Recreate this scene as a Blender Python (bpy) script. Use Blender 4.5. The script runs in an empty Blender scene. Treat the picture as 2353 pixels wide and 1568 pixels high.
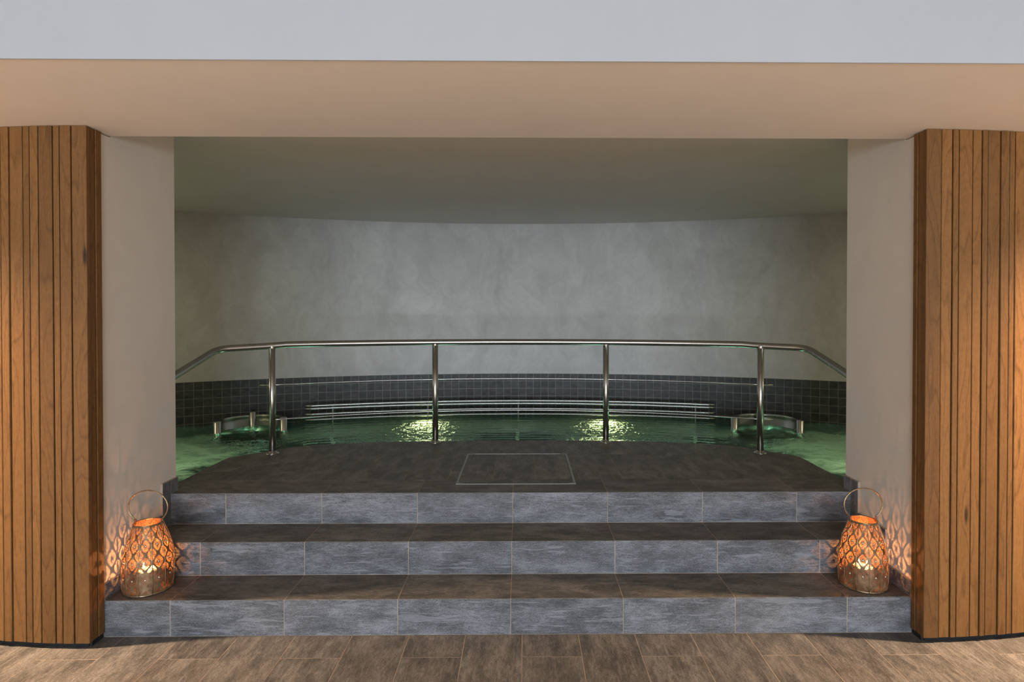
import bpy, bmesh, math, random
from math import sin, cos, pi, radians, sqrt, atan2, hypot, floor as fl
from mathutils import Vector, Matrix, noise
random.seed(7)
scene = bpy.context.scene
C = scene.collection

# ------------------------------------------------------------ camera
W, H = 2353, 1568
F_PX, CX, CY = 1383.876, 1218.5325, 730.3954
YAW, PITCH, ROLL = 0.01116, 0.01059, 0.0002
CAM = Vector((0.06824, -3.18589, 1.72086))
fwd = Vector((sin(YAW) * cos(PITCH), cos(YAW) * cos(PITCH), -sin(PITCH)))
rgt = Vector((cos(YAW), -sin(YAW), 0.0))
upv = rgt.cross(fwd)
r2 = rgt * cos(ROLL) + upv * sin(ROLL)
u2 = upv * cos(ROLL) - rgt * sin(ROLL)
cd = bpy.data.cameras.new('camera')
cam = bpy.data.objects.new('camera', cd)
C.objects.link(cam)
cd.sensor_width = 36.0
cd.lens = F_PX / W * 36.0
cd.shift_x = (W / 2 - CX) / W
cd.shift_y = (CY - H / 2) / W
cd.clip_start = 0.05
m = Matrix((r2, u2, -fwd)).transposed().to_4x4()
m.translation = CAM
cam.matrix_world = m
scene.camera = cam

# ------------------------------------------------------------ world, exposure
world = bpy.data.worlds.new('world')
scene.world = world
world.use_nodes = True
bg = world.node_tree.nodes['Background']
bg.inputs['Color'].default_value = (0.80, 0.76, 0.70, 1)
bg.inputs['Strength'].default_value = 0.45
vs = scene.view_settings
vs.view_transform = 'Standard'
vs.look = 'None'
vs.exposure = 0.0
vs.gamma = 1.0
vs.use_curve_mapping = False
scene.cycles.caustics_refractive = False
scene.cycles.caustics_reflective = False
scene.cycles.sample_clamp_indirect = 4.0
scene.cycles.max_bounces = 10
scene.cycles.transmission_bounces = 6
scene.cycles.transparent_max_bounces = 16


def lamp(name, kind, loc, energy, color, target=None, **kw):
    d = bpy.data.lights.new(name, kind)
    d.energy = energy
    d.color = color
    for k, v in kw.items():
        setattr(d, k, v)
    o = bpy.data.objects.new(name, d)
    C.objects.link(o)
    o.location = loc
    if target is not None:
        o.rotation_euler = (Vector(target) - Vector(loc)).to_track_quat('-Z', 'Y').to_euler()
    return o


# daylight from the glazed side of the hall behind the camera
lamp('hall_window_light', 'AREA', (0.0, -13.2, 1.25), 1000, (0.78, 0.89, 1.0), (0, 0, 1.25), shape='RECTANGLE', size=8.0, size_y=2.0)
# warm recessed downlights in the hall ceiling either side of the opening
for s in (-1, 1):
    lamp('hall_downlight_and_fill', 'SPOT', (s * 3.75, -0.36, 2.64), 1020, (1.0, 0.69, 0.46), (s * 3.55, -0.80, 0), spot_size=radians(130), spot_blend=0.85, shadow_soft_size=0.05)
    for x in (1.5, 4.0):  # extra unseen spots, added so the lit floor bounces light onto the soffit
        lamp('hall_downlight_and_fill', 'SPOT', (s * x, -3.7, 3.25), 2900, (1.0, 0.81, 0.66), (s * x, -3.7, 0), spot_size=radians(74), spot_blend=0.35, shadow_soft_size=0.08)
    # unseen fill lamps added behind the pillars to brighten the pool room sides
    lamp('pool_wall_fill', 'POINT', (s * 4.7, 1.1, 1.7), 16, (1.0, 0.86, 0.56), shadow_soft_size=0.2)


# ------------------------------------------------------------ scene helpers
def obj(name, bm, mat, parent=None, smooth=False):
    me = bpy.data.meshes.new(name)
    bm.to_mesh(me)
    bm.free()
    if mat is not None:
        for mm in (mat if isinstance(mat, (list, tuple)) else [mat]):
            me.materials.append(mm)
    if smooth:
        for p in me.polygons:
            p.use_smooth = True
    o = bpy.data.objects.new(name, me)
    C.objects.link(o)
    if parent is not None:
        o.parent = parent
    return o


def tag(o, label, cat, group=None, kind=None):
    o['label'] = label
    o['category'] = cat
    if group:
        o['group'] = group
    if kind:
        o['kind'] = kind
    return o


def thing(name, label, cat, loc=(0, 0, 0), group=None):
    o = bpy.data.objects.new(name, None)
    o.empty_display_size = 0.1
    C.objects.link(o)
    o.location = loc
    return tag(o, label, cat, group)


def struct(name, bm, mat, label=None, cat=None, smooth=False):
    o = obj(name, bm, mat, None, smooth)
    o['kind'] = 'structure'
    if label:
        o['label'] = label
        o['category'] = cat
    return o


def box(bm, a, b):
    xs, ys, zs = (a[0], b[0]), (a[1], b[1]), (a[2], b[2])
    v = [bm.verts.new((x, y, z)) for x in xs for y in ys for z in zs]
    for f in ((0, 1, 3, 2), (4, 6, 7, 5), (0, 4, 5, 1), (2, 3, 7, 6), (0, 2, 6, 4), (1, 5, 7, 3)):
        bm.faces.new([v[i] for i in f])
    return v


def prism(bm, poly, z0, z1, mat_index=0):
    """extrude a CCW xy polygon between two heights"""
    n = len(poly)
    lo = [bm.verts.new((p[0], p[1], z0)) for p in poly]
    hi = [bm.verts.new((p[0], p[1], z1)) for p in poly]
    fs = [bm.faces.new(hi), bm.faces.new(lo[::-1])]
    for i in range(n):
        j = (i + 1) % n
        fs.append(bm.faces.new((lo[i], lo[j], hi[j], hi[i])))
    for f in fs:
        f.material_index = mat_index


def tube(bm, pts, r, seg=12, caps=True, closed=False):
    pts = [Vector(p) for p in pts]
    n = len(pts)
    rs = r if isinstance(r, (list, tuple)) else [r] * n
    rings = []
    nrm = None
    for i in range(n):
        if closed:
            t = (pts[(i + 1) % n] - pts[i - 1]).normalized()
        else:
            t = (pts[min(i + 1, n - 1)] - pts[max(i - 1, 0)]).normalized()
        if nrm is None:
            ref = Vector((0, 0, 1)) if abs(t.z) < 0.9 else Vector((0, 1, 0))
            nrm = t.cross(ref).normalized()
        else:
            nrm = (nrm - t * nrm.dot(t)).normalized()
        b = t.cross(nrm)
        rings.append([bm.verts.new(pts[i] + (nrm * cos(2 * pi * k / seg) + b * sin(2 * pi * k / seg)) * rs[i]) for k in range(seg)])
    last = n if closed else n - 1
    for i in range(last):
        a, c = rings[i], rings[(i + 1) % n]
        for k in range(seg):
            j = (k + 1) % seg
            bm.faces.new((a[k], a[j], c[j], c[k])).smooth = True
    if caps and not closed:
        bm.faces.new(rings[0][::-1])
        bm.faces.new(rings[-1])


def lathe(bm, prof, seg=32, c=(0, 0), cap_lo=True, cap_hi=True):
    rings = [[bm.verts.new((c[0] + r * cos(2 * pi * k / seg), c[1] + r * sin(2 * pi * k / seg), z)) for k in range(seg)] for r, z in prof]
    for a, b in zip(rings, rings[1:]):
        for k in range(seg):
            j = (k + 1) % seg
            bm.faces.new((a[k], a[j], b[j], b[k])).smooth = True
    if cap_lo:
        bm.faces.new(rings[0][::-1])
    if cap_hi:
        bm.faces.new(rings[-1])


# ------------------------------------------------------------ materials
class NT:
    def __init__(self, name):
        self.mat = bpy.data.materials.new(name)
        self.mat.use_nodes = True
        self.t = self.mat.node_tree
        self.t.nodes.clear()
        self.out = self.t.nodes.new('ShaderNodeOutputMaterial')

    def n(self, typ, props=None, **ins):
        nd = self.t.nodes.new('ShaderNode' + typ)
        for k, v in (props or {}).items():
            setattr(nd, k, v)
        for k, v in ins.items():
            key = k.replace('_', ' ')
            sock = None
            if k.startswith('i') and k[1:].isdigit():
                sock = nd.inputs[int(k[1:])]
            else:
                sock = nd.inputs[key]
            self.put(sock, v)
        return nd

    def put(self, sock, v):
        if hasattr(v, 'is_output') or isinstance(v, bpy.types.NodeSocket):
            self.t.links.new(v, sock)
        elif hasattr(v, 'outputs'):
            self.t.links.new(v.outputs[0], sock)
        else:
            sock.default_value = v

    def math(self, op, a, b=None, c=None):
        nd = self.t.nodes.new('ShaderNodeMath')
        nd.operation = op
        self.put(nd.inputs[0], a)
        if b is not None:
            self.put(nd.inputs[1], b)
        if c is not None:
            self.put(nd.inputs[2], c)
        return nd.outputs[0]

    def ramp(self, fac, stops, interp='LINEAR'):
        nd = self.t.nodes.new('ShaderNodeValToRGB')
        self.put(nd.inputs[0], fac)
        cr = nd.color_ramp
        cr.interpolation = interp
        while len(cr.elements) < len(stops):
            cr.elements.new(0.5)
        for e, (p, c) in zip(cr.elements, stops):
            e.position = p
            e.color = (c, c, c, 1) if isinstance(c, (int, float)) else (*c, 1)
        return nd.outputs[0]

    def mix(self, fac, a, b, blend='MIX'):
        nd = self.t.nodes.new('ShaderNodeMix')
        nd.data_type = 'RGBA'
        nd.blend_type = blend
        self.put(nd.inputs[0], fac)
        for s, v in ((nd.inputs[6], a), (nd.inputs[7], b)):
            self.put(s, (*v, 1) if isinstance(v, tuple) and len(v) == 3 else v)
        return nd.outputs[2]

    def noise(self, vec, scale, detail=4, rough=0.5, dist=0.0):
        nd = self.n('TexNoise', None, Vector=vec, Scale=scale, Detail=detail, Roughness=rough, Distortion=dist)
        return nd.outputs[0]

    def mapping(self, vec, scale=(1, 1, 1), loc=(0, 0, 0)):
        nd = self.n('Mapping', None, Vector=vec, Scale=scale, Location=loc)
        return nd.outputs[0]

    def bump(self, h, strength=0.3, dist=0.01, normal=None):
        nd = self.n('Bump', None, Height=h, Strength=strength, Distance=dist)
        if normal is not None:
            self.put(nd.inputs['Normal'], normal)
        return nd.outputs[0]

    def principled(self, **kw):
        nd = self.n('BsdfPrincipled', None, **kw)
        self.t.links.new(nd.outputs[0], self.out.inputs[0])
        return nd


def stone_material(name, base, scale=1.0, streak=1.0, rough=0.5, an=1.0):
    """dark quartzite-look porcelain; u runs along the grain, 'rnd' differs per tile"""
    g = NT(name)
    uv = g.n('UVMap', {'uv_map': 'UVMap'}).outputs[0]
    rn = g.n('Attribute', {'attribute_name': 'rnd'}).outputs[0]
    sep = g.n('SeparateXYZ', None, Vector=rn)
    off = g.n('VectorMath', {'operation': 'SCALE'}, Vector=rn, Scale=37.0).outputs[0]
    p = g.n('VectorMath', {'operation': 'ADD'}, i0=uv, i1=off).outputs[0]
    warp = g.n('TexNoise', None, Vector=g.mapping(p, (5, 9, 5)), Scale=1.0, Detail=3.0).outputs['Color']
    wv = g.n('VectorMath', {'operation': 'SUBTRACT'}, i0=warp, i1=(0.5, 0.5, 0.5)).outputs[0]
    pw = g.n('VectorMath', {'operation': 'MULTIPLY_ADD'}, i0=wv, i1=(0.03, 0.015, 0.0), i2=p).outputs[0]
    cloud = g.noise(g.mapping(pw, (5 * scale, 11 * scale, 5)), 1, 5, 0.6)
    fib = g.noise(g.mapping(pw, (24 * scale, 170 * scale * an, 10)), 1, 6, 0.72)
    grit = g.noise(g.mapping(pw, (120 * scale, 260 * scale, 10)), 1, 4, 0.85)
    vein = g.noise(g.mapping(pw, (5.5 * scale, 80 * scale * an, 3)), 1, 3, 0.55)
    veinm = g.ramp(vein, ((0.61, 0.0), (0.67, 1.0)))
    blot = g.noise(g.mapping(pw, (3.2 * scale, 24 * scale, 3), (9, 4, 0)), 1, 3, 0.5)
    blotm = g.ramp(blot, ((0.635, 0.0), (0.66, 1.0)))
    tone = g.math('ADD', g.math('MULTIPLY', cloud, 0.75), g.math('MULTIPLY', fib, 0.65))
    tone = g.math('ADD', tone, g.math('MULTIPLY', grit, 1.0))
    tone = g.math('MULTIPLY', tone, 0.5)
    k = g.ramp(tone, ((0.50, 0.46), (0.60, 1.0), (0.695, 1.9)))
    # per tile brightness
    tb = g.math('MULTIPLY_ADD', sep.outputs[0], 0.30, 0.85)
    k = g.math('MULTIPLY', k, tb)
    vcol = tuple(min(1.0, c * 2.1 + 0.02) for c in base)
    col = g.mix(1.0, (*base, 1), k, 'MULTIPLY')
    col = g.mix(g.math('MULTIPLY', veinm, 0.5 * streak), col, (*vcol, 1))
    col = g.mix(g.math('MULTIPLY', blotm, 0.45 * streak), col, (*vcol, 1))
    h = g.math('ADD', g.math('MULTIPLY', fib, 0.6), g.math('MULTIPLY', grit, 0.6))
    g.principled(Base_Color=col, Roughness=rough, Specular_IOR_Level=0.35, Normal=g.bump(h, 0.35, 0.003))
    return g.mat


STONE = stone_material('slate_tile_stone', (0.162, 0.168, 0.182))
STONE_FLOOR = stone_material('floor_tile_stone', (0.142, 0.130, 0.113), streak=0.6, an=0.5)
STONE_DECK = stone_material('deck_tile_stone', (0.140, 0.131, 0.121), streak=0.4)
STONE_MOSAIC = stone_material('mosaic_tile_stone', (0.060, 0.062, 0.066), scale=1.6, streak=0.5, rough=0.45)


def grout_material(name, col):
    g = NT(name)
    tc = g.n('TexCoord').outputs['Object']
    n1 = g.noise(tc, 9, 4, 0.6)
    n2 = g.noise(tc, 260, 2, 0.6)
    c = g.mix(g.ramp(n1, ((0.3, 0.0), (0.7, 1.0))), tuple(x * 0.72 for x in col), tuple(x * 1.15 for x in col))
    g.principled(Base_Color=c, Roughness=0.9, Normal=g.bump(n2, 0.3, 0.001))
    return g.mat


GROUT = grout_material('sand_grout', (0.56, 0.44, 0.34))
GROUT_DARK = grout_material('grey_grout', (0.40, 0.34, 0.28))
GROUT_MOSAIC = grout_material('mosaic_grout', (0.44, 0.43, 0.37))


def plaster_material(name, c1, c2, amt=1.0, rough=0.75):
    g = NT(name)
    tc = g.n('TexCoord').outputs['Object']
    w = g.n('TexNoise', None, Vector=tc, Scale=1.3, Detail=3.0).outputs['Color']
    p = g.n('VectorMath', {'operation': 'MULTIPLY_ADD'}, i0=w, i1=(0.8, 0.8, 0.8), i2=tc).outputs[0]
    a = g.noise(g.mapping(p, (2.2, 2.2, 1.2)), 1.0, 6, 0.62)
    b = g.noise(g.mapping(p, (10, 10, 5)), 1.0, 5, 0.6, 0.6)
    fine = g.noise(tc, 240, 3, 0.6)
    t = g.math('ADD', g.math('MULTIPLY', a, 0.65), g.math('MULTIPLY', b, 0.35))
    col = g.mix(g.ramp(t, ((0.36, 0.0), (0.64, 1.0))), c1, c2)
    h = g.math('ADD', g.math('MULTIPLY', b, 1.0 * amt), g.math('MULTIPLY', fine, 0.12))
    g.principled(Base_Color=col, Roughness=rough, Specular_IOR_Level=0.25, Normal=g.bump(h, 0.12, 0.004))
    return g.mat


PLASTER = plaster_material('beige_plaster', (0.80, 0.745, 0.67), (0.86, 0.805, 0.73))
PLASTER_BACK = plaster_material('stucco_back_wall', (0.60, 0.605, 0.59), (0.79, 0.80, 0.79), 1.5, 0.5)
SOFFIT = plaster_material('soffit_paint', (0.76, 0.69, 0.62), (0.79, 0.72, 0.65), 0.3)
WHITE = plaster_material('white_paint', (0.47, 0.495, 0.535), (0.485, 0.51, 0.55), 0.2)
CEIL = plaster_material('pool_ceiling_paint', (0.68, 0.67, 0.64), (0.72, 0.71, 0.68), 0.3)


def wood_material():
    g = NT('stained_oak')
    uv = g.n('UVMap', {'uv_map': 'UVMap'}).outputs[0]
    rn = g.n('Attribute', {'attribute_name': 'rnd'}).outputs[0]
    sep = g.n('SeparateXYZ', None, Vector=rn)
    off = g.n('VectorMath', {'operation': 'SCALE'}, Vector=rn, Scale=23.0).outputs[0]
    p = g.n('VectorMath', {'operation': 'ADD'}, i0=uv, i1=off).outputs[0]
    # cathedral figure: contour lines of a stretched noise
    fld = g.noise(g.mapping(p, (6.5, 0.95, 1)), 1.0, 2, 0.45)
    rings = g.math('FRACT', g.math('MULTIPLY', fld, 11.0))
    rings = g.ramp(rings, ((0.0, 0.25), (0.12, 0.75), (0.85, 1.0), (1.0, 0.25)))
    fibre = g.noise(g.mapping(p, (420, 7, 1)), 1.0, 5, 0.7)
    pores = g.noise(g.mapping(p, (900, 26, 1)), 1.0, 2, 0.6)
    porem = g.ramp(pores, ((0.34, 0.45), (0.44, 1.0)))
    flame = g.noise(g.mapping(p, (30, 34, 1)), 1.0, 3, 0.6, 1.2)
    cloud = g.noise(g.mapping(p, (5, 1.1, 1)), 1.0, 3, 0.55)
    t = g.math('MULTIPLY_ADD', rings, 0.26, g.math('MULTIPLY', fibre, 0.5))
    t = g.math('ADD', t, g.math('MULTIPLY', g.math('SUBTRACT', flame, 0.5), 0.22))
    col = g.ramp(t, ((0.20, (0.11, 0.046, 0.011)), (0.45, (0.25, 0.112, 0.030)), (0.72, (0.37, 0.180, 0.054))))
    col = g.mix(1.0, col, porem, 'MULTIPLY')
    col = g.mix(g.math('MULTIPLY', cloud, 0.45), col, (0.19, 0.095, 0.030, 1))
    # knots
    vo = g.n('TexVoronoi', {'feature': 'F1'}, Vector=g.mapping(p, (7, 1.6, 1)), Scale=0.8, Randomness=1.0).outputs['Distance']
    kn = g.ramp(vo, ((0.035, 0.0), (0.085, 1.0)))
    col = g.mix(kn, (0.045, 0.022, 0.008, 1), col)
    tb = g.math('MULTIPLY_ADD', sep.outputs[1], 0.42, 0.76)
    col = g.mix(1.0, col, tb, 'MULTIPLY')
    h = g.math('ADD', g.math('MULTIPLY', fibre, 0.7), g.math('MULTIPLY', porem, 0.25))
    g.principled(Base_Color=col, Roughness=0.52, Specular_IOR_Level=0.35, Normal=g.bump(h, 0.35, 0.002))
    return g.mat


WOOD = wood_material()


def metal_material(name, col, rough, brushed=True, var=0.08):
    g = NT(name)
    tc = g.n('TexCoord').outputs['Object']
    n = g.noise(g.mapping(tc, (60, 60, 60) if not brushed else (220, 220, 18)), 1.0, 4, 0.6)
    r = g.math('MULTIPLY_ADD', n, var, rough - var / 2)
    c = g.mix(g.ramp(n, ((0.3, 0.0), (0.7, 1.0))), tuple(x * 0.9 for x in col), tuple(min(1, x * 1.05) for x in col))
    g.principled(Base_Color=c, Metallic=1.0, Roughness=r, Normal=g.bump(n, 0.05, 0.0005))
    return g.mat


STEEL = metal_material('brushed_stainless_steel', (0.50, 0.48, 0.45), 0.24)
STEEL_POOL = metal_material('polished_pool_steel', (0.60, 0.62, 0.58), 0.22)
g = NT('bench_tube_steel')
n = g.noise(g.n('TexCoord').outputs['Object'], 40, 3)
g.principled(Base_Color=g.mix(n, (0.66, 0.68, 0.65), (0.78, 0.80, 0.77)), Metallic=0.45, Roughness=0.36)
STEEL_BENCH = g.mat
FRAME_METAL = metal_material('hatch_frame_steel', (0.42, 0.40, 0.37), 0.45)
BLACK = NT('black_plinth_paint')
_n = BLACK.noise(BLACK.n('TexCoord').outputs['Object'], 40, 3, 0.6)
BLACK.principled(Base_Color=BLACK.mix(_n, (0.006, 0.006, 0.007), (0.02, 0.02, 0.022)), Roughness=0.8)
BLACK = BLACK.mat


def brass_body_material():
    """antique brass sheet, pierced with ogee medallions of small holes"""
    g = NT('pierced_antique_brass')
    uv = g.n('UVMap', {'uv_map': 'UVMap'}).outputs[0]      # u in panels (12 round), v in rows of 0.088 m
    sep = g.n('SeparateXYZ', None, Vector=uv)
    u, v = sep.outputs[0], sep.outputs[1]
    cu = g.math('COSINE', g.math('MULTIPLY', g.math('SUBTRACT', u, 0.5), 2 * pi))
    cv = g.math('COSINE', g.math('MULTIPLY', v, 2 * pi))
    F = g.math('ABSOLUTE', g.math('ADD', cu, cv))
    A = g.math('GREATER_THAN', g.math('ADD', cu, cv), 0.0)
    band = g.math('GREATER_THAN', F, 0.42)
    stud = g.math('LESS_THAN', F, 1.80)
    ring = g.math('GREATER_THAN', g.math('ABSOLUTE', g.math('SUBTRACT', F, 1.55)), 0.07)
    seam = g.math('GREATER_THAN', g.math('MINIMUM', g.math('FRACT', u), g.math('SUBTRACT', 1.0, g.math('FRACT', u))), 0.035)
    hp = g.mapping(uv, (0.074 / 0.0050, 0.088 / 0.0050, 1))
    vo = g.n('TexVoronoi', {'feature': 'F1', 'voronoi_dimensions': '2D'}, Vector=hp, Scale=1.0, Randomness=0.35).outputs['Distance']
    hole = g.math('LESS_THAN', vo, 0.36)
    mask = g.math('MULTIPLY', g.math('MULTIPLY', band, stud), g.math('MULTIPLY', seam, hole))
    mask = g.math('MULTIPLY', mask, ring)
    edge = g.math('MULTIPLY', g.math('GREATER_THAN', v, 0.14), g.math('LESS_THAN', v, 4.02))
    mask = g.math('MULTIPLY', mask, edge)
    tc = g.n('TexCoord').outputs['Object']
    n = g.noise(tc, 22, 5, 0.65)
    n2 = g.noise(tc, 190, 3, 0.6)
    col = g.ramp(n, ((0.30, (0.10, 0.052, 0.024)), (0.52, (0.27, 0.165, 0.085)), (0.72, (0.46, 0.33, 0.19))))
    hb = g.math('ADD', g.math('MULTIPLY', g.math('LESS_THAN', F, 0.42), 1.0), g.math('MULTIPLY', n2, 0.3))
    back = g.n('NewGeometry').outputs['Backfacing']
    col = g.mix(back, col, (0.60, 0.28, 0.10, 1))  # inner side tinted orange to strengthen the candle glow through the holes
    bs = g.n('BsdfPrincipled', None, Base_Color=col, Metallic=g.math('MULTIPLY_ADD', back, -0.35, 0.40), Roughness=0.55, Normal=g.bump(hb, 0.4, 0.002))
    tr = g.n('BsdfTransparent')
    mx = g.n('MixShader', None, i0=mask, i1=bs, i2=tr)
    g.t.links.new(mx.outputs[0], g.out.inputs[0])
    return g.mat


BRASS_PIERCED = brass_body_material()


def brass_material(name, a, b, rough=0.35):
    g = NT(name)
    tc = g.n('TexCoord').outputs['Object']
    n = g.noise(tc, 30, 5, 0.65)
    g.principled(Base_Color=g.mix(g.ramp(n, ((0.35, 0.0), (0.65, 1.0))), a, b), Metallic=0.9, Roughness=rough, Normal=g.bump(n, 0.2, 0.001))
    return g.mat


BRASS = brass_material('antique_brass', (0.26, 0.15, 0.075), (0.62, 0.46, 0.28))
BRASS_STUD = brass_material('pale_brass_stud', (0.75, 0.68, 0.50), (0.92, 0.86, 0.70), 0.25)
g = NT('candle_wax')
n = g.noise(g.n('TexCoord').outputs['Object'], 20, 3)
g.principled(Base_Color=g.mix(n, (0.75, 0.62, 0.42), (0.85, 0.74, 0.55)), Roughness=0.5, Subsurface_Weight=0.0)
WAX = g.mat
g = NT('candle_wick')
g.principled(Base_Color=g.mix(g.noise(g.n('TexCoord').outputs['Object'], 300, 2), (0.01, 0.01, 0.01), (0.04, 0.03, 0.02)), Roughness=0.9)
WICK = g.mat
g = NT('candle_flame')
tc = g.n('TexCoord').outputs['Generated']
z = g.n('SeparateXYZ', None, Vector=tc).outputs[2]
em = g.n('Emission', None, Color=g.ramp(z, ((0.0, (1.0, 0.42, 0.10)), (0.4, (1.0, 0.72, 0.34)), (1.0, (1.0, 0.52, 0.16)))), Strength=30.0)
g.t.links.new(em.outputs[0], g.out.inputs[0])
FLAME = g.mat


def emission(name, col, s):
    g = NT(name)
    n = g.noise(g.n('TexCoord').outputs['Object'], 30, 2)
    em = g.n('Emission', None, Color=g.mix(n, col, tuple(c * 0.9 for c in col)), Strength=s)
    g.t.links.new(em.outputs[0], g.out.inputs[0])
    return g.mat


LENS_WARM = emission('warm_light_lens', (1.0, 0.84, 0.36), 4.0)


def water_material():
    g = NT('green_lit_water')
    tc = g.n('TexCoord').outputs['Object']
    rip = g.noise(g.mapping(tc, (9, 12, 1)), 1.0, 2, 0.5, 0.8)
    rip2 = g.noise(g.mapping(tc, (16, 9, 1), (3, 7, 0)), 1.0, 2, 0.5, 1.5)
    rip2 = g.math('ABSOLUTE', g.math('SUBTRACT', rip2, 0.5))
    h = g.math('ADD', rip, g.math('MULTIPLY', rip2, -0.8))
    churn = g.n('Attribute', {'attribute_name': 'churn'}).outputs['Fac']
    nb = g.bump(h, churn, 0.03)
    refr = g.n('BsdfRefraction', None, Color=(0.62, 0.86, 0.76, 1), Roughness=0.01, IOR=1.333, Normal=nb)
    glos = g.n('BsdfGlossy', None, Color=(0.9, 0.95, 0.92, 1), Roughness=0.06, Normal=nb)
    fr = g.n('Fresnel', None, IOR=1.333, Normal=nb)
    clear = g.n('MixShader', None, i0=g.math('MULTIPLY', fr.outputs[0], 0.85), i1=refr, i2=glos)
    # air bubbles stirred up by the jets: milky patches lit from below
    f1 = g.noise(g.mapping(tc, (1.1, 1.7, 1)), 1.0, 3, 0.55, 0.5)
    f2 = g.noise(g.mapping(tc, (5, 9, 1)), 1.0, 5, 0.65, 1.0)
    foam = g.math('ADD', g.math('MULTIPLY', f1, 0.62), g.math('MULTIPLY', f2, 0.48))
    attr = g.n('Attribute', {'attribute_name': 'foam'}).outputs['Fac']
    foam = g.math('ADD', foam, attr)
    fm = g.ramp(foam, ((0.62, 0.0), (0.86, 0.62)))
    tl = g.n('BsdfTranslucent', None, Color=(0.62, 0.80, 0.60, 1), Normal=nb)
    df = g.n('BsdfDiffuse', None, Color=(0.42, 0.50, 0.38, 1), Normal=nb)
    milky = g.n('MixShader', None, i0=0.35, i1=tl, i2=df)
    mx = g.n('MixShader', None, i0=fm, i1=clear, i2=milky)
    g.t.links.new(mx.outputs[0], g.out.inputs[0])
    return g.mat


WATER = water_material()


# ------------------------------------------------------------ tiled surfaces
class Tiles:
    """collects flat tiles; each face carries uv (along the grain) and a random colour attribute"""

    def __init__(self):
        self.bm = bmesh.new()
        self.uv = self.bm.loops.layers.uv.new('UVMap')
        self.rn = self.bm.loops.layers.float_color.new('rnd')

    def poly(self, pts3, uvs, nrm, drop=0.003, rnd=None, ch=0.0012):
        if len(pts3) < 3:
            return
        nrm = Vector(nrm)
        rnd = rnd or (random.random(), random.random(), random.random(), 1)
        P = [Vector(p) for p in pts3]
        c = sum(P, Vector()) / len(P)
        bm = self.bm
        top = []
        for p in P:
            d = (c - p)
            top.append(p + d.normalized() * ch if d.length > 1e-6 else p.copy())
        a = [bm.verts.new(p) for p in top]
        b = [bm.verts.new(p - nrm * ch) for p in P]
        d = [bm.verts.new(p - nrm * drop) for p in P]
        n = len(P)
        faces = [(a, list(range(n)))]
        try:
            f = bm.faces.new(a)
        except ValueError:
            return
        f.normal_update()
        flip = f.normal.dot(nrm) < 0
        if flip:
            f.normal_flip()
        allf = [f]
        idx = {v: i for i, v in enumerate(a)}
        idx.update({v: i for i, v in enumerate(b)})
        idx.update({v: i for i, v in enumerate(d)})
        for i in range(n):
            j = (i + 1) % n
            for lo, hi in ((b, a), (d, b)):
                q = (hi[i], lo[i], lo[j], hi[j])
                if flip:
                    q = q[::-1]
                allf.append(bm.faces.new(q))
        for ff in allf:
            for l in ff.loops:
                l[self.uv].uv = uvs[idx[l.vert]]
                l[self.rn] = rnd

    def add(self, o, U, V, N, u0, u1, v0, v1, g=0.003, along='u', inset=(1, 1, 1, 1), rnd=None, clip=None):
        """rectangle tile on the plane through o with axes U, V"""
        o, U, V = Vector(o), Vector(U), Vector(V)
        h = g / 2
        a0, a1 = u0 + h * inset[0], u1 - h * inset[1]
        b0, b1 = v0 + h * inset[2], v1 - h * inset[3]
        if a1 - a0 < 0.004 or b1 - b0 < 0.004:
            return
        pts = [(a0, b0), (a1, b0), (a1, b1), (a0, b1)]
        for hp in (clip or []):
            pts = clip_half(pts, hp)
            if len(pts) < 3:
                return
        uvs = [(p[0], p[1]) if along == 'u' else (p[1], p[0]) for p in pts]
        self.poly([o + U * p[0] + V * p[1] for p in pts], uvs, N, rnd=rnd)


def clip_half(pts, hp):
    """keep a*x + b*y <= c"""
    a, b, c = hp
    out = []
    n = len(pts)
    for i in range(n):
        p, q = pts[i], pts[(i + 1) % n]
        dp, dq = a * p[0] + b * p[1] - c, a * q[0] + b * q[1] - c
        if dp <= 0:
            out.append(p)
        if (dp < 0 < dq) or (dq < 0 < dp):
            t = dp / (dp - dq)
            out.append((p[0] + (q[0] - p[0]) * t, p[1] + (q[1] - p[1]) * t))
    # drop duplicates
    res = []
    for p in out:
        if not res or hypot(p[0] - res[-1][0], p[1] - res[-1][1]) > 1e-5:
            res.append(p)
    if len(res) > 1 and hypot(res[0][0] - res[-1][0], res[0][1] - res[-1][1]) < 1e-5:
        res.pop()
    return res


X3, Y3, Z3 = Vector((1, 0, 0)), Vector((0, 1, 0)), Vector((0, 0, 1))
HR = 0.1925                      # riser height
DK = 3 * HR                      # deck height
WX = 2.155                       # pillar flank wall
SK = 0.014                       # skirting thickness

# ------------------------------------------------------------ hall floor
bm = bmesh.new()
box(bm, (-6.5, -13.4, -0.12), (6.5, 0.599, -0.0015))
floor = struct('floor', bm, GROUT)
T = Tiles()
for k in range(-22, 22):
    x0 = 0.06 + 0.3 * k
    off = -0.205 if k % 2 == 0 else -0.505
    y1 = 0.0
    ys = [0.0, off]
    while ys[-1] > -13.2:
        ys.append(ys[-1] - 0.6)
    for a, b in zip(ys[1:], ys[:-1]):
        T.add((0, 0, 0), X3, Y3, Z3, x0, x0 + 0.3, a, b, 0.0034, along='v')
o = struct('floor', T.bm, STONE_FLOOR)
o.name = 'floor_tiles'
o.parent = floor

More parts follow.
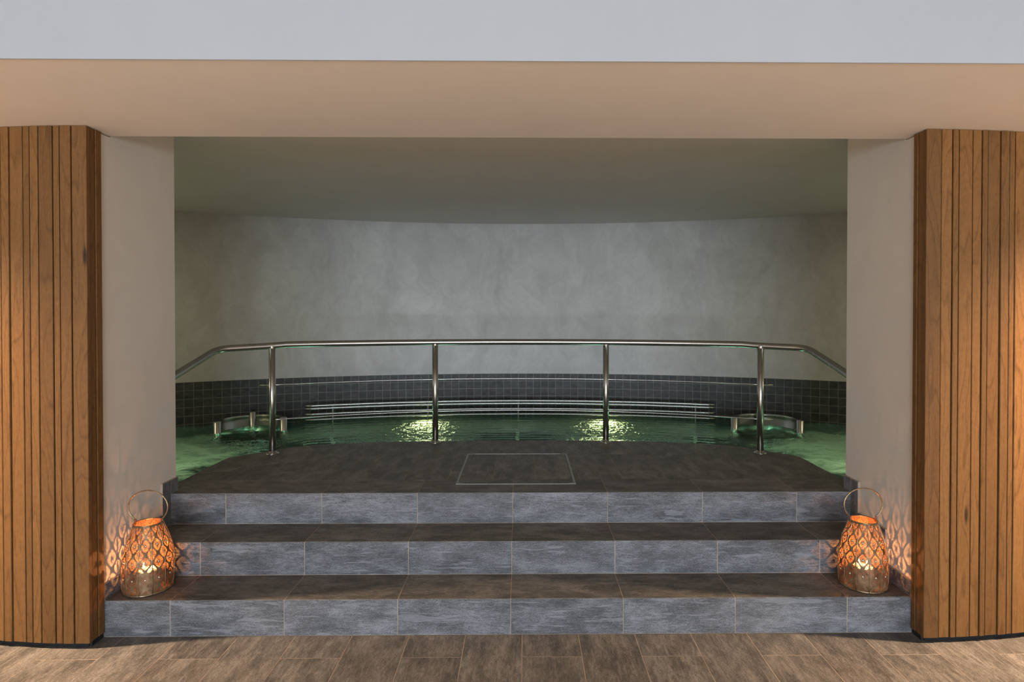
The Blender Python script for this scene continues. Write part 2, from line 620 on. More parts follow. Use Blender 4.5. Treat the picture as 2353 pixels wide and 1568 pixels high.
# ------------------------------------------------------------ staircase
stairs = thing('staircase', 'three broad steps of dark grey stone tiles climbing to the pool deck', 'stairs', (0, 0, 0))
for k in range(3):
    y = 0.3 * k
    z0, z1 = HR * k, HR * (k + 1)
    bm = bmesh.new()
    box(bm, (-WX, y + 0.0015, 0.0 if k == 0 else z0 - 0.01), (WX, 0.90, z1 - 0.0015))
    st = obj('step', bm, GROUT, stairs)
    T = Tiles()
    for i in range(-4, 4):
        T.add((0, y, z0), X3, Z3, -Y3, max(-WX, i * 0.6), min(WX, (i + 1) * 0.6), 0, HR, 0.0036)
    obj('riser', T.bm, STONE, st)
    T = Tiles()
    d = 0.3 if k < 2 else 0.305
    holes = (-0.38, 0.415, 0.785)
    for i in range(-4, 4):
        a, b = max(-WX, i * 0.6), min(WX, (i + 1) * 0.6)
        rnd = (random.random(), random.random(), random.random(), 1)
        if k < 2 or b <= holes[0] or a >= holes[1]:
            T.add((0, y, z1), X3, Y3, Z3, a, b, 0, d, 0.0034, rnd=rnd)
        else:  # the hatch frame is let into the nosing tiles
            hy = holes[2] - y
            T.add((0, y, z1), X3, Y3, Z3, a, b, 0, hy, 0.0034, rnd=rnd, inset=(1, 1, 1, 0))
            if a < holes[0]:
                T.add((0, y, z1), X3, Y3, Z3, a, holes[0], hy, d, 0.0034, rnd=rnd, inset=(1, 0, 0, 1))
            if b > holes[1]:
                T.add((0, y, z1), X3, Y3, Z3, holes[1], b, hy, d, 0.0034, rnd=rnd, inset=(0, 1, 0, 1))
    obj('tread', T.bm, STONE_FLOOR if k < 2 else STONE_DECK, st)

# ------------------------------------------------------------ pool deck
EDGE = [(-2.24, 0.66), (-2.24, 1.53), (-2.07, 1.70), (-1.90, 1.875), (-1.75, 1.955), (-1.50, 2.02), (-1.25, 2.075), (-1.0, 2.10), (-0.74, 2.115),
        (-0.35, 2.135), (0.0, 2.14)]
EDGE = EDGE + [(-x, y) for x, y in EDGE[-2::-1]]


def edge_y(x):
    for (xa, ya), (xb, yb) in zip(EDGE[1:], EDGE[2:-1]):
        if xa <= x <= xb:
            return ya + (yb - ya) * (x - xa) / (xb - xa)
    return 0.66


bm = bmesh.new()
prism(bm, [(-2.24, 0.9), (2.24, 0.9)] + EDGE[-2:0:-1], DK - 0.30, DK - 0.0015)
for s in (-1, 1):
    box(bm, (min(s * WX, s * 2.24), 0.6805, DK - 0.30), (max(s * WX, s * 2.24), 0.8995, DK - 0.0015))
deck = struct('pool_deck', bm, GROUT_DARK, 'dark grey tiled deck with a curved far edge above the pool', 'deck')
INNER = [(-2.24, 1.06), (-2.02, 1.20), (-1.80, 1.35), (-1.43, 1.52), (-0.9, 1.60), (0.0, 1.612)]
INNER = INNER + [(-x, y) for x, y in INNER[-2::-1]]
half = []
for (xa, ya), (xb, yb) in zip(INNER, INNER[1:]):
    nx, ny = -(yb - ya), (xb - xa)
    L = hypot(nx, ny)
    nx, ny = nx / L, ny / L
    half.append((nx, ny, nx * xa + ny * ya - 0.0015))
T = Tiles()
hx0, hx1, hy0, hy1 = -0.38, 0.415, 0.785, 1.63
for k in range(-9, 9):
    x0 = 0.16 + 0.3 * k - 0.01
    x1 = x0 + 0.3
    cuts = [0.905, 1.12, 1.72] if k % 2 == 0 else [0.905, 1.72]
    for a, b in zip(cuts, cuts[1:]):
        rnd = (random.random(), random.random(), random.random(), 1)
        X0, X1 = max(x0, -2.24), min(x1, 2.24)
        if X1 - X0 < 0.01:
            continue
        if X1 <= hx0 or X0 >= hx1:
            T.add((0, 0, DK), X3, Y3, Z3, X0, X1, a, b, 0.0045, along='v', rnd=rnd, clip=half)
        else:
            if X0 < hx0:
                T.add((0, 0, DK), X3, Y3, Z3, X0, hx0, a, b, 0.0045, along='v', rnd=rnd, clip=half, inset=(1, 0, 1, 1))
            if X1 > hx1:
                T.add((0, 0, DK), X3, Y3, Z3, hx1, X1, a, b, 0.0045, along='v', rnd=rnd, clip=half, inset=(0, 1, 1, 1))


for s in (-1, 1):
    a, b = min(s * (WX - 0.002), s * 2.24), max(s * (WX - 0.002), s * 2.24)
    T.add((0, 0, DK), X3, Y3, Z3, a, b, 0.682, 0.905, 0.002)


def resample(poly, n):
    L = [0]
    for a, b in zip(poly, poly[1:]):
        L.append(L[-1] + hypot(b[0] - a[0], b[1] - a[1]))
    out = []
    for i in range(n + 1):
        s = L[-1] * i / n
        for j in range(len(poly) - 1):
            if s <= L[j + 1] + 1e-9:
                t = (s - L[j]) / (L[j + 1] - L[j])
                out.append((poly[j][0] + (poly[j + 1][0] - poly[j][0]) * t, poly[j][1] + (poly[j + 1][1] - poly[j][1]) * t))
                break
    return out


NB = 16 * 4
eo = resample([(-2.24, 1.10)] + EDGE[1:-1] + [(2.24, 1.10)], NB)
ei = resample(INNER, NB)
for i in range(0, NB, 4):
    pts = [ei[j] for j in range(i, i + 5)] + [eo[j] for j in range(i + 4, i - 1, -1)]
    cxy = (sum(p[0] for p in pts) / len(pts), sum(p[1] for p in pts) / len(pts))
    q = []
    for p in pts:
        dx, dy = cxy[0] - p[0], cxy[1] - p[1]
        L = hypot(dx, dy)
        q.append((p[0] + dx / L * 0.0025, max(p[1] + dy / L * 0.0025, 0.91)))
    rr = (random.random(), random.random(), random.random(), 1)
    holed = cxy[0] > hx0 - 0.1 and cxy[0] < hx1 + 0.1
    ang = atan2(pts[5][1] - pts[0][1], pts[5][0] - pts[0][0])
    T.poly([(p[0], p[1], DK) for p in q], [(p[0] * sin(0.2) + p[1], p[0]) for p in q], Z3, rnd=rr)
o = obj('deck_tiles', T.bm, STONE_DECK, deck)

# ------------------------------------------------------------ access hatch let into the deck
hatch = thing('access_hatch', 'square metal-framed floor hatch with a tiled cover in the middle of the deck', 'hatch', (0, 0, DK))
bm = bmesh.new()
w = 0.0075
for a, b in (((hx0, hy0), (hx1, hy0 + w)), ((hx0, hy1 - w), (hx1, hy1)), ((hx0, hy0 + w), (hx0 + w * 1.8, hy1 - w)), ((hx1 - w * 1.8, hy0 + w), (hx1, hy1 - w))):
    box(bm, (a[0], a[1], -0.002), (b[0], b[1], 0.0022))
obj('frame', bm, FRAME_METAL, hatch)
for sx, sy in ((0, 0), (1, 0), (0, 1), (1, 1)):
    bm = bmesh.new()
    cx_, cy_ = (hx1 - 0.008 if sx else hx0 + 0.008), (hy1 - w if sy else hy0 + w)
    dx, dy = (-0.05 if sx else 0.05), (-0.035 if sy else 0.035)
    tri = [(cx_, cy_), (cx_ + dx, cy_), (cx_, cy_ + dy)]
    if dx * dy < 0:
        tri = tri[::-1]
    prism(bm, tri, -0.002, 0.0021)
    obj('corner_gusset', bm, FRAME_METAL, hatch)
bm = bmesh.new()
box(bm, (hx0 + w, hy0 + w, -0.0035), (hx1 - w, hy1 - w, -0.0006))
cover = obj('cover', bm, GROUT_DARK, hatch)
T = Tiles()
g0 = 0.012
for (a, b) in ((hx0 + 2 * w, -0.14), (-0.14, 0.15), (0.15, hx1 - 2 * w)):
    cuts = [hy0 + w, 0.905, 1.575, hy1 - w] if a == -0.14 else [hy0 + w, 0.905, hy1 - w]
    if a == hx0 + 2 * w:
        cuts = [hy0 + w, 0.905, 1.12, hy1 - w]
    for c, d in zip(cuts, cuts[1:]):
        if c < 0.9:
            continue
        T.add((0, 0, 0.0004), X3, Y3, Z3, a, b, c, d, 0.003, along='v')
for a, b in ((hx0 + 2 * w, 0.0), (0.0, hx1 - 2 * w)):
    T.add((0, 0, 0.0004), X3, Y3, Z3, a, b, hy0 + w, 0.905, 0.003)
obj('cover_tiles', T.bm, STONE_DECK, cover)

# ------------------------------------------------------------ pillars, wood cladding
RW = 3.2                                                   # radius of the curved cladding
WC = {-1: (-2.14, RW - 0.115), 1: (2.14, RW - 0.105)}      # its centres


def arc_xy(s, dist, r):
    """point on the cladding arc, dist metres of arc away from the corner, side s"""
    cx_, cy_ = WC[s]
    a = dist / RW
    return (cx_ + s * r * sin(a), cy_ - r * cos(a))


for s, nm in ((-1, 'left'), (1, 'right')):
    bm = bmesh.new()
    pts = [(s * WX, 0.68), (s * WX, 0.0)] + [arc_xy(s, d, RW - 0.07) for d in (0.10, 0.4, 0.8, 1.2, 1.7)]
    pts[2] = (pts[2][0], max(pts[2][1], 0.0))
    pts += [(s * 6.4, pts[-1][1]), (s * 6.4, 0.68)]
    # orient CCW
    ar = sum(pts[i][0] * pts[(i + 1) % len(pts)][1] - pts[(i + 1) % len(pts)][0] * pts[i][1] for i in range(len(pts)))
    if ar < 0:
        pts = pts[::-1]
    prism(bm, pts, 0.0, 2.655)
    prism(bm, [(min(s * WX, s * 6.4), 0.1), (max(s * WX, s * 6.4), 0.1), (max(s * WX, s * 6.4), 0.68), (min(s * WX, s * 6.4), 0.68)], 2.655, 2.90)
    struct('wall_' + nm, bm, PLASTER)

    clad = thing('wood_cladding', 'curved wall cladding of vertical stained oak slats ' + ('left of the steps' if s < 0 else 'right of the steps'), 'wall cladding', (0, 0, 0), 'slatted wood wall cladding beside the opening')
    ZT, ZB = 2.658, 0.028
    pat = [0.080, 0.060, 0.034]
    if s < 0:
        widths = [0.080, 0.060, 0.036, 0.076, 0.048, 0.038, 0.075, 0.048]
    else:
        widths = [0.083, 0.060, 0.034, 0.076, 0.052, 0.034, 0.072, 0.052, 0.034]
    while sum(widths) < 1.62:
        widths += pat
    SB = bmesh.new()
    uvl = SB.loops.layers.uv.new('UVMap')
    rnl = SB.loops.layers.float_color.new('rnd')

    def slat(P4, rn, bev=0.0022):
        """P4: four xy corners (front-a, front-b, back-b, back-a)"""
        a, b, c, d = [Vector((*p, 0)) for p in P4]
        fr = (b - a).normalized()
        inn = (d - a).normalized()
        ring = [a + inn * bev, a + fr * bev, b - fr * bev, b + inn * bev, c, d]
        us = [-bev, 0, (b - a).length, (b - a).length + bev, (b - a).length + (c - b).length, -(d - a).length]
        vs_ = [[SB.verts.new((p.x, p.y, z)) for p in ring] for z in (ZB, ZT)]
        for i in range(6):
            j = (i + 1) % 6
            f = SB.faces.new((vs_[0][i], vs_[0][j], vs_[1][j], vs_[1][i]))
            uu = (us[i], us[j])
            if i == 5:
                uu = (us[5], us[0])
            for l, (x_, z_) in zip(f.loops, ((uu[0], 0), (uu[1], 0), (uu[1], ZT), (uu[0], ZT))):
                l[uvl].uv = (x_, z_)
                l[rnl] = rn
        for k, fl_ in ((1, 1), (0, 0)):
            f = SB.faces.new(vs_[k])
            for l in f.loops:
                l[uvl].uv = (l.vert.co.x, l.vert.co.y)
                l[rnl] = rn

    d = 0.0
    for i, w_ in enumerate(widths):
        gap = 0.0058
        jit = random.uniform(-0.0025, 0.0025)
        r_o = RW + jit
        p0, p1 = arc_xy(s, d, r_o), arc_xy(s, d + w_ - gap, r_o)
        p2, p3 = arc_xy(s, d + w_ - gap, RW - 0.024), arc_xy(s, d, RW - 0.024)
        slat((p0, p1, p2, p3), (random.random(), random.random(), random.random(), 1))
        d += w_
    # return into the opening
    xs, yc = s * 2.14, WC[s][1] - RW
    for ya, yb, dx in ((yc + 0.0285, yc + 0.066, 0.003), (yc + 0.070, -0.002 + 0.0, 0.0)):
        xa = xs - s * 0.0 + s * dx
        slat(((xa, ya), (xa, yb), (xa + s * 0.02, yb), (xa + s * 0.02, ya)), (random.random(), random.random(), random.random(), 1))
    bmesh.ops.recalc_face_normals(SB, faces=SB.faces)
    obj('slat_panel', SB, WOOD, clad)
    bm = bmesh.new()
    outer = [arc_xy(s, q * 0.15, RW - 0.0245) for q in range(0, 12)]
    inner = [arc_xy(s, q * 0.15, RW - 0.060) for q in range(0, 12)]
    outer[0] = (s * 2.1615, outer[0][1])
    inner[0] = (s * 2.1615, inner[0][1])
    pl = outer + inner[::-1]
    ar = sum(pl[i][0] * pl[(i + 1) % len(pl)][1] - pl[(i + 1) % len(pl)][0] * pl[i][1] for i in range(len(pl)))
    if ar < 0:
        pl = pl[::-1]
    prism(bm, pl, 0.0, 2.65)
    box(bm, (s * 2.1615, inner[0][1] - 0.02, 0.0), (s * 2.20, -0.003, 2.65))
    box(bm, (min(s * 2.1475, s * 2.1612), yc + 0.03, 0.0), (max(s * 2.1475, s * 2.1612), -0.003, 0.027))
    bmesh.ops.recalc_face_normals(bm, faces=bm.faces)
    obj('backing', bm, BLACK, clad)

# bulkhead over the opening: plaster underside, white face
bm = bmesh.new()
box(bm, (-6.5, -0.915, 2.66), (6.5, 0.08, 3.30))
struct('trim_1', bm, SOFFIT, 'beige plaster underside of the beam over the opening', 'beam')
bm = bmesh.new()
box(bm, (-6.5, -0.925, 2.657), (6.5, -0.9155, 3.30))
struct('trim_2', bm, WHITE, 'white painted face of the bulkhead along the top of the picture', 'bulkhead')
bm = bmesh.new()
box(bm, (-6.5, -13.4, 3.30), (6.5, 0.08, 3.36))
struct('ceiling_hall', bm, WHITE).name = 'ceiling'
bm = bmesh.new()
box(bm, (-6.5, 0.085, 2.90), (6.5, 5.4, 2.98))
struct('ceiling_pool', bm, CEIL).name = 'ceiling_pool'

# ------------------------------------------------------------ skirting climbing the steps on both flanks
for s, nm in ((-1, 'left'), (1, 'right')):
    T = Tiles()
    xf = s * (WX - SK)
    sh = 0.085
    # (y0, y1, z0, z1) pieces
    pcs = [(0.0, 0.3 - sh + 0.015, HR, HR + sh), (0.3 - sh + 0.015, 0.3, HR, 2 * HR + sh), (0.3, 0.6 - sh, 2 * HR, 2 * HR + sh),
           (0.6 - sh, 0.6, 2 * HR, 3 * HR + sh), (0.6, 0.68, DK, DK + sh)]
    bmb = bmesh.new()
    for (a, b, c, d) in pcs:
        a += 0.0005
        box(bmb, (s * WX, a, c), (xf + s * 0.001, b, d))
        T.add((xf, 0, 0), Y3, Z3, -X3 * s, a, b, c, d, 0.002, along='u' if (b - a) > (d - c) else 'v')
    base = struct('baseboard_' + nm, bmb, GROUT)
    obj('skirting_tiles', T.bm, STONE, base)

# ------------------------------------------------------------ pool hall: curved back wall, mosaic band, basin
RB, YB = 8.35, 4.95 - 8.35
AM = math.asin(6.0 / RB)


def wall_pt(a, r=RB):
    return (r * sin(a), YB + r * cos(a))


bm = bmesh.new()
N = 96
inn = [wall_pt(-AM + 2 * AM * i / N) for i in range(N + 1)]
out = [wall_pt(-AM + 2 * AM * i / N, RB + 0.15) for i in range(N + 1)]
zs = (-0.95, 2.90)
vi = [[bm.verts.new((p[0], p[1], z)) for p in inn] for z in zs]
vo = [[bm.verts.new((p[0], p[1], z)) for p in out] for z in zs]
for i in range(N):
    bm.faces.new((vi[0][i], vi[0][i + 1], vi[1][i + 1], vi[1][i])).smooth = True
    bm.faces.new((vo[0][i + 1], vo[0][i], vo[1][i], vo[1][i + 1])).smooth = True
    bm.faces.new((vi[1][i], vi[1][i + 1], vo[1][i + 1], vo[1][i]))
    bm.faces.new((vi[0][i + 1], vi[0][i], vo[0][i], vo[0][i + 1]))
struct('wall_back', bm, PLASTER_BACK)
for s in (-1, 1):
    bm = bmesh.new()
    box(bm, (min(s * 6.0, s * 6.15), 0.60, -0.95), (max(s * 6.0, s * 6.15), inn[0][1] + 0.1, 2.90))
    struct('wall_side_left' if s < 0 else 'wall_side_right', bm, PLASTER_BACK)

ZTILE = 0.88
bm = bmesh.new()
rb = RB - 0.010
vi = [[bm.verts.new((*wall_pt(-AM + 2 * AM * i / N, r), z)) for i in range(N + 1)] for r, z in ((rb, -0.9), (rb, ZTILE), (RB - 0.0005, ZTILE))]
for k in range(2):
    for i in range(N):
        bm.faces.new((vi[k][i], vi[k][i + 1], vi[k + 1][i + 1], vi[k + 1][i]))
band = struct('trim_3', bm, GROUT_MOSAIC, 'band of small dark square mosaic tiles along the curved back wall above the water', 'tile band')
T = Tiles()
da = 0.1 / rb
na = int(AM / da)
for i in range(-na, na):
    a0, a1 = i * da, (i + 1) * da
    p0, p1 = Vector((*wall_pt(a0, rb - 0.002), 0)), Vector((*wall_pt(a1, rb - 0.002), 0))
    U = (p1 - p0).normalized()
    Nn = Vector((-U.y, U.x, 0))
    if Nn.dot(Vector((0, YB, 0)) - p0) < 0:
        Nn = -Nn
    L = (p1 - p0).length
    for r in range(11):
        z1 = ZTILE - 0.1 * r
        T.add(p0, U, Z3, Nn, 0, L, z1 - 0.1, z1, 0.0045)
obj('mosaic_tiles', T.bm, STONE_MOSAIC, band)

# basin: side under the deck and the floor
g = NT('pool_basin_mosaic')
tc = g.n('TexCoord').outputs['Object']
br = g.n('TexBrick', {'offset': 0.0}, Vector=tc, Color1=(0.10, 0.125, 0.11, 1), Color2=(0.14, 0.165, 0.145, 1), Mortar=(0.22, 0.25, 0.21, 1), Scale=10.0, Mortar_Size=0.03, Brick_Width=1.0, Row_Height=1.0)
g.principled(Base_Color=br.outputs[0], Roughness=0.5)
BASIN = g.mat
bm = bmesh.new()
prism(bm, [(-2.24, 0.905), (2.24, 0.905)] + EDGE[-2:0:-1], -0.9, DK - 0.3005)
box(bm, (-2.24, 0.6001, -0.9), (2.24, 0.905, -0.0015))
for s in (-1, 1):
    box(bm, (min(s * 2.156, s * 2.24), 0.6805, -0.0015), (max(s * 2.156, s * 2.24), 0.905, DK - 0.3005))
struct('pool_wall', bm, BASIN, 'green lit inner wall of the pool below the deck', 'pool wall')
bm = bmesh.new()
box(bm, (-6.0, 0.60, -0.98), (6.0, 5.2, -0.90))
struct('pool_floor', bm, BASIN, 'floor of the pool under green water', 'pool floor')
for s in (-1, 1):
    bm = bmesh.new()
    box(bm, (min(s * 2.241, s * 6.0), 0.60, -0.9), (max(s * 2.241, s * 6.0), 0.675, -0.0005))
    struct('pool_wall', bm, BASIN, 'submerged pool wall ' + ('left' if s < 0 else 'right') + ' of the deck', 'pool wall')

# ------------------------------------------------------------ water
ZW = 0.36
bm = bmesh.new()
fo = bm.verts.layers.float.new('foam')
chn = bm.verts.layers.float.new('churn')


def water_col(x, y0, y1, n):
    vs_ = []
    for j in range(n + 1):
        y = y0 + (y1 - y0) * j / n
        p = Vector((x, y, 0))
        side = max(0.0, min(1.0, (abs(x) - 1.9) / 0.9))
        amp = 0.0022 + 0.015 * side + 0.004 * max(0.0, 1 - ((abs(x) - 1.1) / 0.6) ** 2)
        z = noise.noise(p * 2.3 + Vector((0, 0, 3))) * amp * 1.3 + noise.noise(Vector((x * 6, y * 8, 1.7))) * amp * 0.9 + noise.noise(Vector((x * 15, y * 22, 8.1))) * amp * 0.42
        v = bm.verts.new((x, y, ZW + z))
        fm = 0.18 * side - 0.10
        # churned patches over the jets
        for cx_, cy_, rr, a in ((-3.5, 2.4, 1.0, 0.25), (3.4, 2.6, 1.1, 0.27), (-3.0, 3.5, 0.7, -0.3)):
            q = hypot(x - cx_, y - cy_) / rr
            fm += a * max(0.0, 1 - q * q)
        v[fo] = fm
        ch = 0.05 + 0.6 * side
        for cx_, cy_, rr, a in ((-1.15, 3.2, 0.8, 1.3), (1.1, 3.2, 0.8, 1.3), (-1.1, 4.3, 1.0, 1.3), (1.1, 4.3, 1.0, 1.3), (-3.0, 3.5, 0.6, -0.5), (3.0, 3.5, 0.6, -0.4)):
            q = hypot(x - cx_, y - cy_) / rr
            ch += a * max(0.0, 1 - q * q)
        v[chn] = max(0.04, ch)
        vs_.append(v)
    return vs_


def y_back(x):
    return YB + sqrt((RB - 0.012) ** 2 - x * x)


def water_patch(x0, x1, y0f, dx, n):
    cols = []
    k = int(round((x1 - x0) / dx))
    for i in range(k + 1):
        x = x0 + (x1 - x0) * i / k
        cols.append(water_col(x, y0f(x), y_back(x), n))
    for a, b in zip(cols, cols[1:]):
        for j in range(len(a) - 1):
            bm.faces.new((a[j], b[j], b[j + 1], a[j + 1])).smooth = True


water_patch(-2.238, 2.238, edge_y, 0.024, 110)
water_patch(-5.99, -2.2405, lambda x: 0.681, 0.03, 140)
water_patch(2.2405, 5.99, lambda x: 0.681, 0.03, 140)
o = obj('pool_water', bm, WATER)
tag(o, 'rippling green lit water filling the pool behind the deck', 'water', kind='stuff')

# underwater lamps: visible warm fittings and the light they give
k = 0
for (x, y, z, ax, lab) in ((-1.20, 4.86, -0.22, 1, 'round warm light on the pool back wall under water, left of centre'),
                         (1.16, 4.86, -0.22, 1, 'round warm light on the pool back wall under water, right of centre'),
                         (-1.12, 4.30, -0.90, 0, 'round warm light in the pool floor under the bench, left of centre'),
                         (1.05, 4.30, -0.90, 0, 'round warm light in the pool floor under the bench, right of centre')):
    t = thing('underwater_light', lab, 'pool light', (x, y, z), 'underwater lights')
    if ax:
        t.rotation_euler = (radians(90), 0, 0)
    bm = bmesh.new()
    lathe(bm, [(0.165, 0.0), (0.165, 0.02), (0.15, 0.035)], 32)
    obj('housing', bm, STEEL_POOL, t)
    bm = bmesh.new()
    lathe(bm, [(0.145, 0.036), (0.10, 0.046), (0.001, 0.05)], 32)
    obj('lens', bm, LENS_WARM, t)
    tgt = (x, y - 2, z + 0.5) if ax else (x, y + 0.1, 1)
    lamp('underwater_light_beam', 'SPOT', (x, y - 0.08 * ax, z + 0.08 * (1 - ax)), 8, (1.0, 0.88, 0.45), tgt, spot_size=radians(120), spot_blend=0.8, shadow_soft_size=0.07)
for x, y, z, e, col in ((-2.9, 1.2, -0.45, 58, (0.76, 0.94, 0.58)), (2.9, 1.2, -0.45, 66, (0.78, 0.94, 0.58)), (-1.9, 2.40, 0.0, 9, (0.42, 0.92, 0.62)),
                       (1.9, 2.40, 0.0, 9, (0.42, 0.92, 0.62)), (-0.7, 2.5, 0.0, 6, (0.42, 0.9, 0.66)), (0.7, 2.5, 0.0, 6, (0.42, 0.9, 0.66))):
    lamp('underwater_fill', 'POINT', (x, y, z), e, col, shadow_soft_size=0.12)  # unseen point lamps without fittings, added to light the water and bench


# ------------------------------------------------------------ guard rail
def smooth_path(ctrl, step=0.03, rnd=0.06):
    """polyline with rounded corners"""
    P = [Vector(p) for p in ctrl]
    out = [P[0]]
    for i in range(1, len(P) - 1):
        a = (P[i - 1] - P[i])
        b = (P[i + 1] - P[i])
        ra = min(rnd, a.length * 0.45)
        rb_ = min(rnd, b.length * 0.45)
        s0, s1 = P[i] + a.normalized() * ra, P[i] + b.normalized() * rb_
        for q in range(6):
            t = q / 5
            out.append(s0 * (1 - t) ** 2 + P[i] * 2 * t * (1 - t) + s1 * t * t)
    out.append(P[-1])
    return out


def rail_y(x):
    # arc through the four posts
    R0 = 4.45
    return 2.105 - (R0 - sqrt(R0 * R0 - x * x))


rail = thing('guard_rail', 'stainless steel guard rail with four posts along the curved deck edge', 'railing', (0, 0, DK))
ZR = 1.452 - DK
ctrl = [(-2.285, 0.66, 1.222 - DK), (-2.285, 0.80, 1.262 - DK), (-2.285, 1.47, 1.430 - DK)]
arc = [(x / 20, rail_y(x / 20), ZR) for x in range(-39, 40, 1)]
arc[0] = (arc[0][0], arc[0][1], ZR - 0.008)
arc[-1] = (arc[-1][0], arc[-1][1], ZR - 0.008)
ctrl_r = [(2.27, 1.46, 1.436 - DK), (2.27, 0.80, 1.274 - DK), (2.27, 0.66, 1.238 - DK)]
pathL = smooth_path(ctrl + [arc[0], arc[2]], rnd=0.09)
pathR = smooth_path([arc[-3], arc[-1]] + ctrl_r, rnd=0.09)
bm = bmesh.new()
tube(bm, pathL[:-1] + arc[2:-2] + pathR[1:], 0.0258, 24)
obj('top_rail', bm, STEEL, rail)
POSTS = [(-1.945, 1.655), (-0.70, 2.055), (0.785, 2.045), (1.975, 1.635)]
for (x, y) in POSTS:
    bm = bmesh.new()
    ztop = ZR - 0.006
    tube(bm, [(x, y, 0.004), (x, y, ztop)], 0.0255, 24)
    p = obj('post', bm, STEEL, rail)
    bm = bmesh.new()
    lathe(bm, [(0.052, 0.0), (0.052, 0.005), (0.044, 0.010), (0.031, 0.013), (0.029, 0.022), (0.0256, 0.024)], 32, (x, y), True, False)
    obj('base_flange', bm, STEEL, p)
    bm = bmesh.new()
    lathe(bm, [(0.0256, ztop - 0.022), (0.0266, ztop - 0.012), (0.0270, ztop - 0.004)], 24, (x, y), False, False)
    obj('saddle', bm, STEEL, p)
for z in (1.129, 0.850):
    z -= DK
    bm = bmesh.new()
    mid = [(x / 25, rail_y(x / 25) - (0.0), z) for x in range(-48, 50)]
    tube(bm, [(-2.045, mid[0][1] - 0.015, z - 0.002)] + mid + [(2.075, mid[-1][1] - 0.015, z - 0.002)], 0.0052, 8)
    obj('rod', bm, STEEL, rail)


# ------------------------------------------------------------ tubular bench in the pool
bench = thing('pool_bench', 'long curved bench of steel tubes against the back wall, partly under water', 'bench', (0, 0, 0))
prof = [(4.62, 0.560), (4.60, 0.527), (4.575, 0.463), (4.55, 0.400), (4.50, 0.33), (4.43, 0.28), (4.34, 0.24), (4.25, 0.205), (4.15, 0.17), (4.03, 0.14),
        (3.89, 0.12), (3.745, 0.11), (3.629, 0.11), (3.505, 0.12), (3.375, 0.14), (3.255, 0.155), (3.16, 0.10)]
for i, (yc_, z) in enumerate(prof):
    r = yc_ - YB
    a0, a1 = -math.asin(2.56 / (4.5 - YB)), math.asin(2.40 / (4.5 - YB))
    pts = [(r * sin(a0 + (a1 - a0) * q / 60), YB + r * cos(a0 + (a1 - a0) * q / 60), z) for q in range(61)]
    bm = bmesh.new()
    tube(bm, pts, 0.0135, 10)
    obj('tube', bm, STEEL_POOL if i < 4 else STEEL_BENCH, bench)
for q in (-0.29, -0.145, 0.0, 0.145, 0.28):
    bm = bmesh.new()
    pts = [((yc_ - YB + 0.008) * sin(q), YB + (yc_ - YB + 0.008) * cos(q), z - 0.026) for yc_, z in prof]
    # flat bar rib under the tubes
    tube(bm, [(*wall_pt(q, RB - 0.012), prof[1][1])] + [pts[1]], 0.009, 8)
    tube(bm, pts, 0.007, 8)
    tube(bm, [pts[10], (pts[10][0], pts[10][1], -0.9)], 0.02, 10)
    obj('support_rib', bm, STEEL_BENCH, bench)


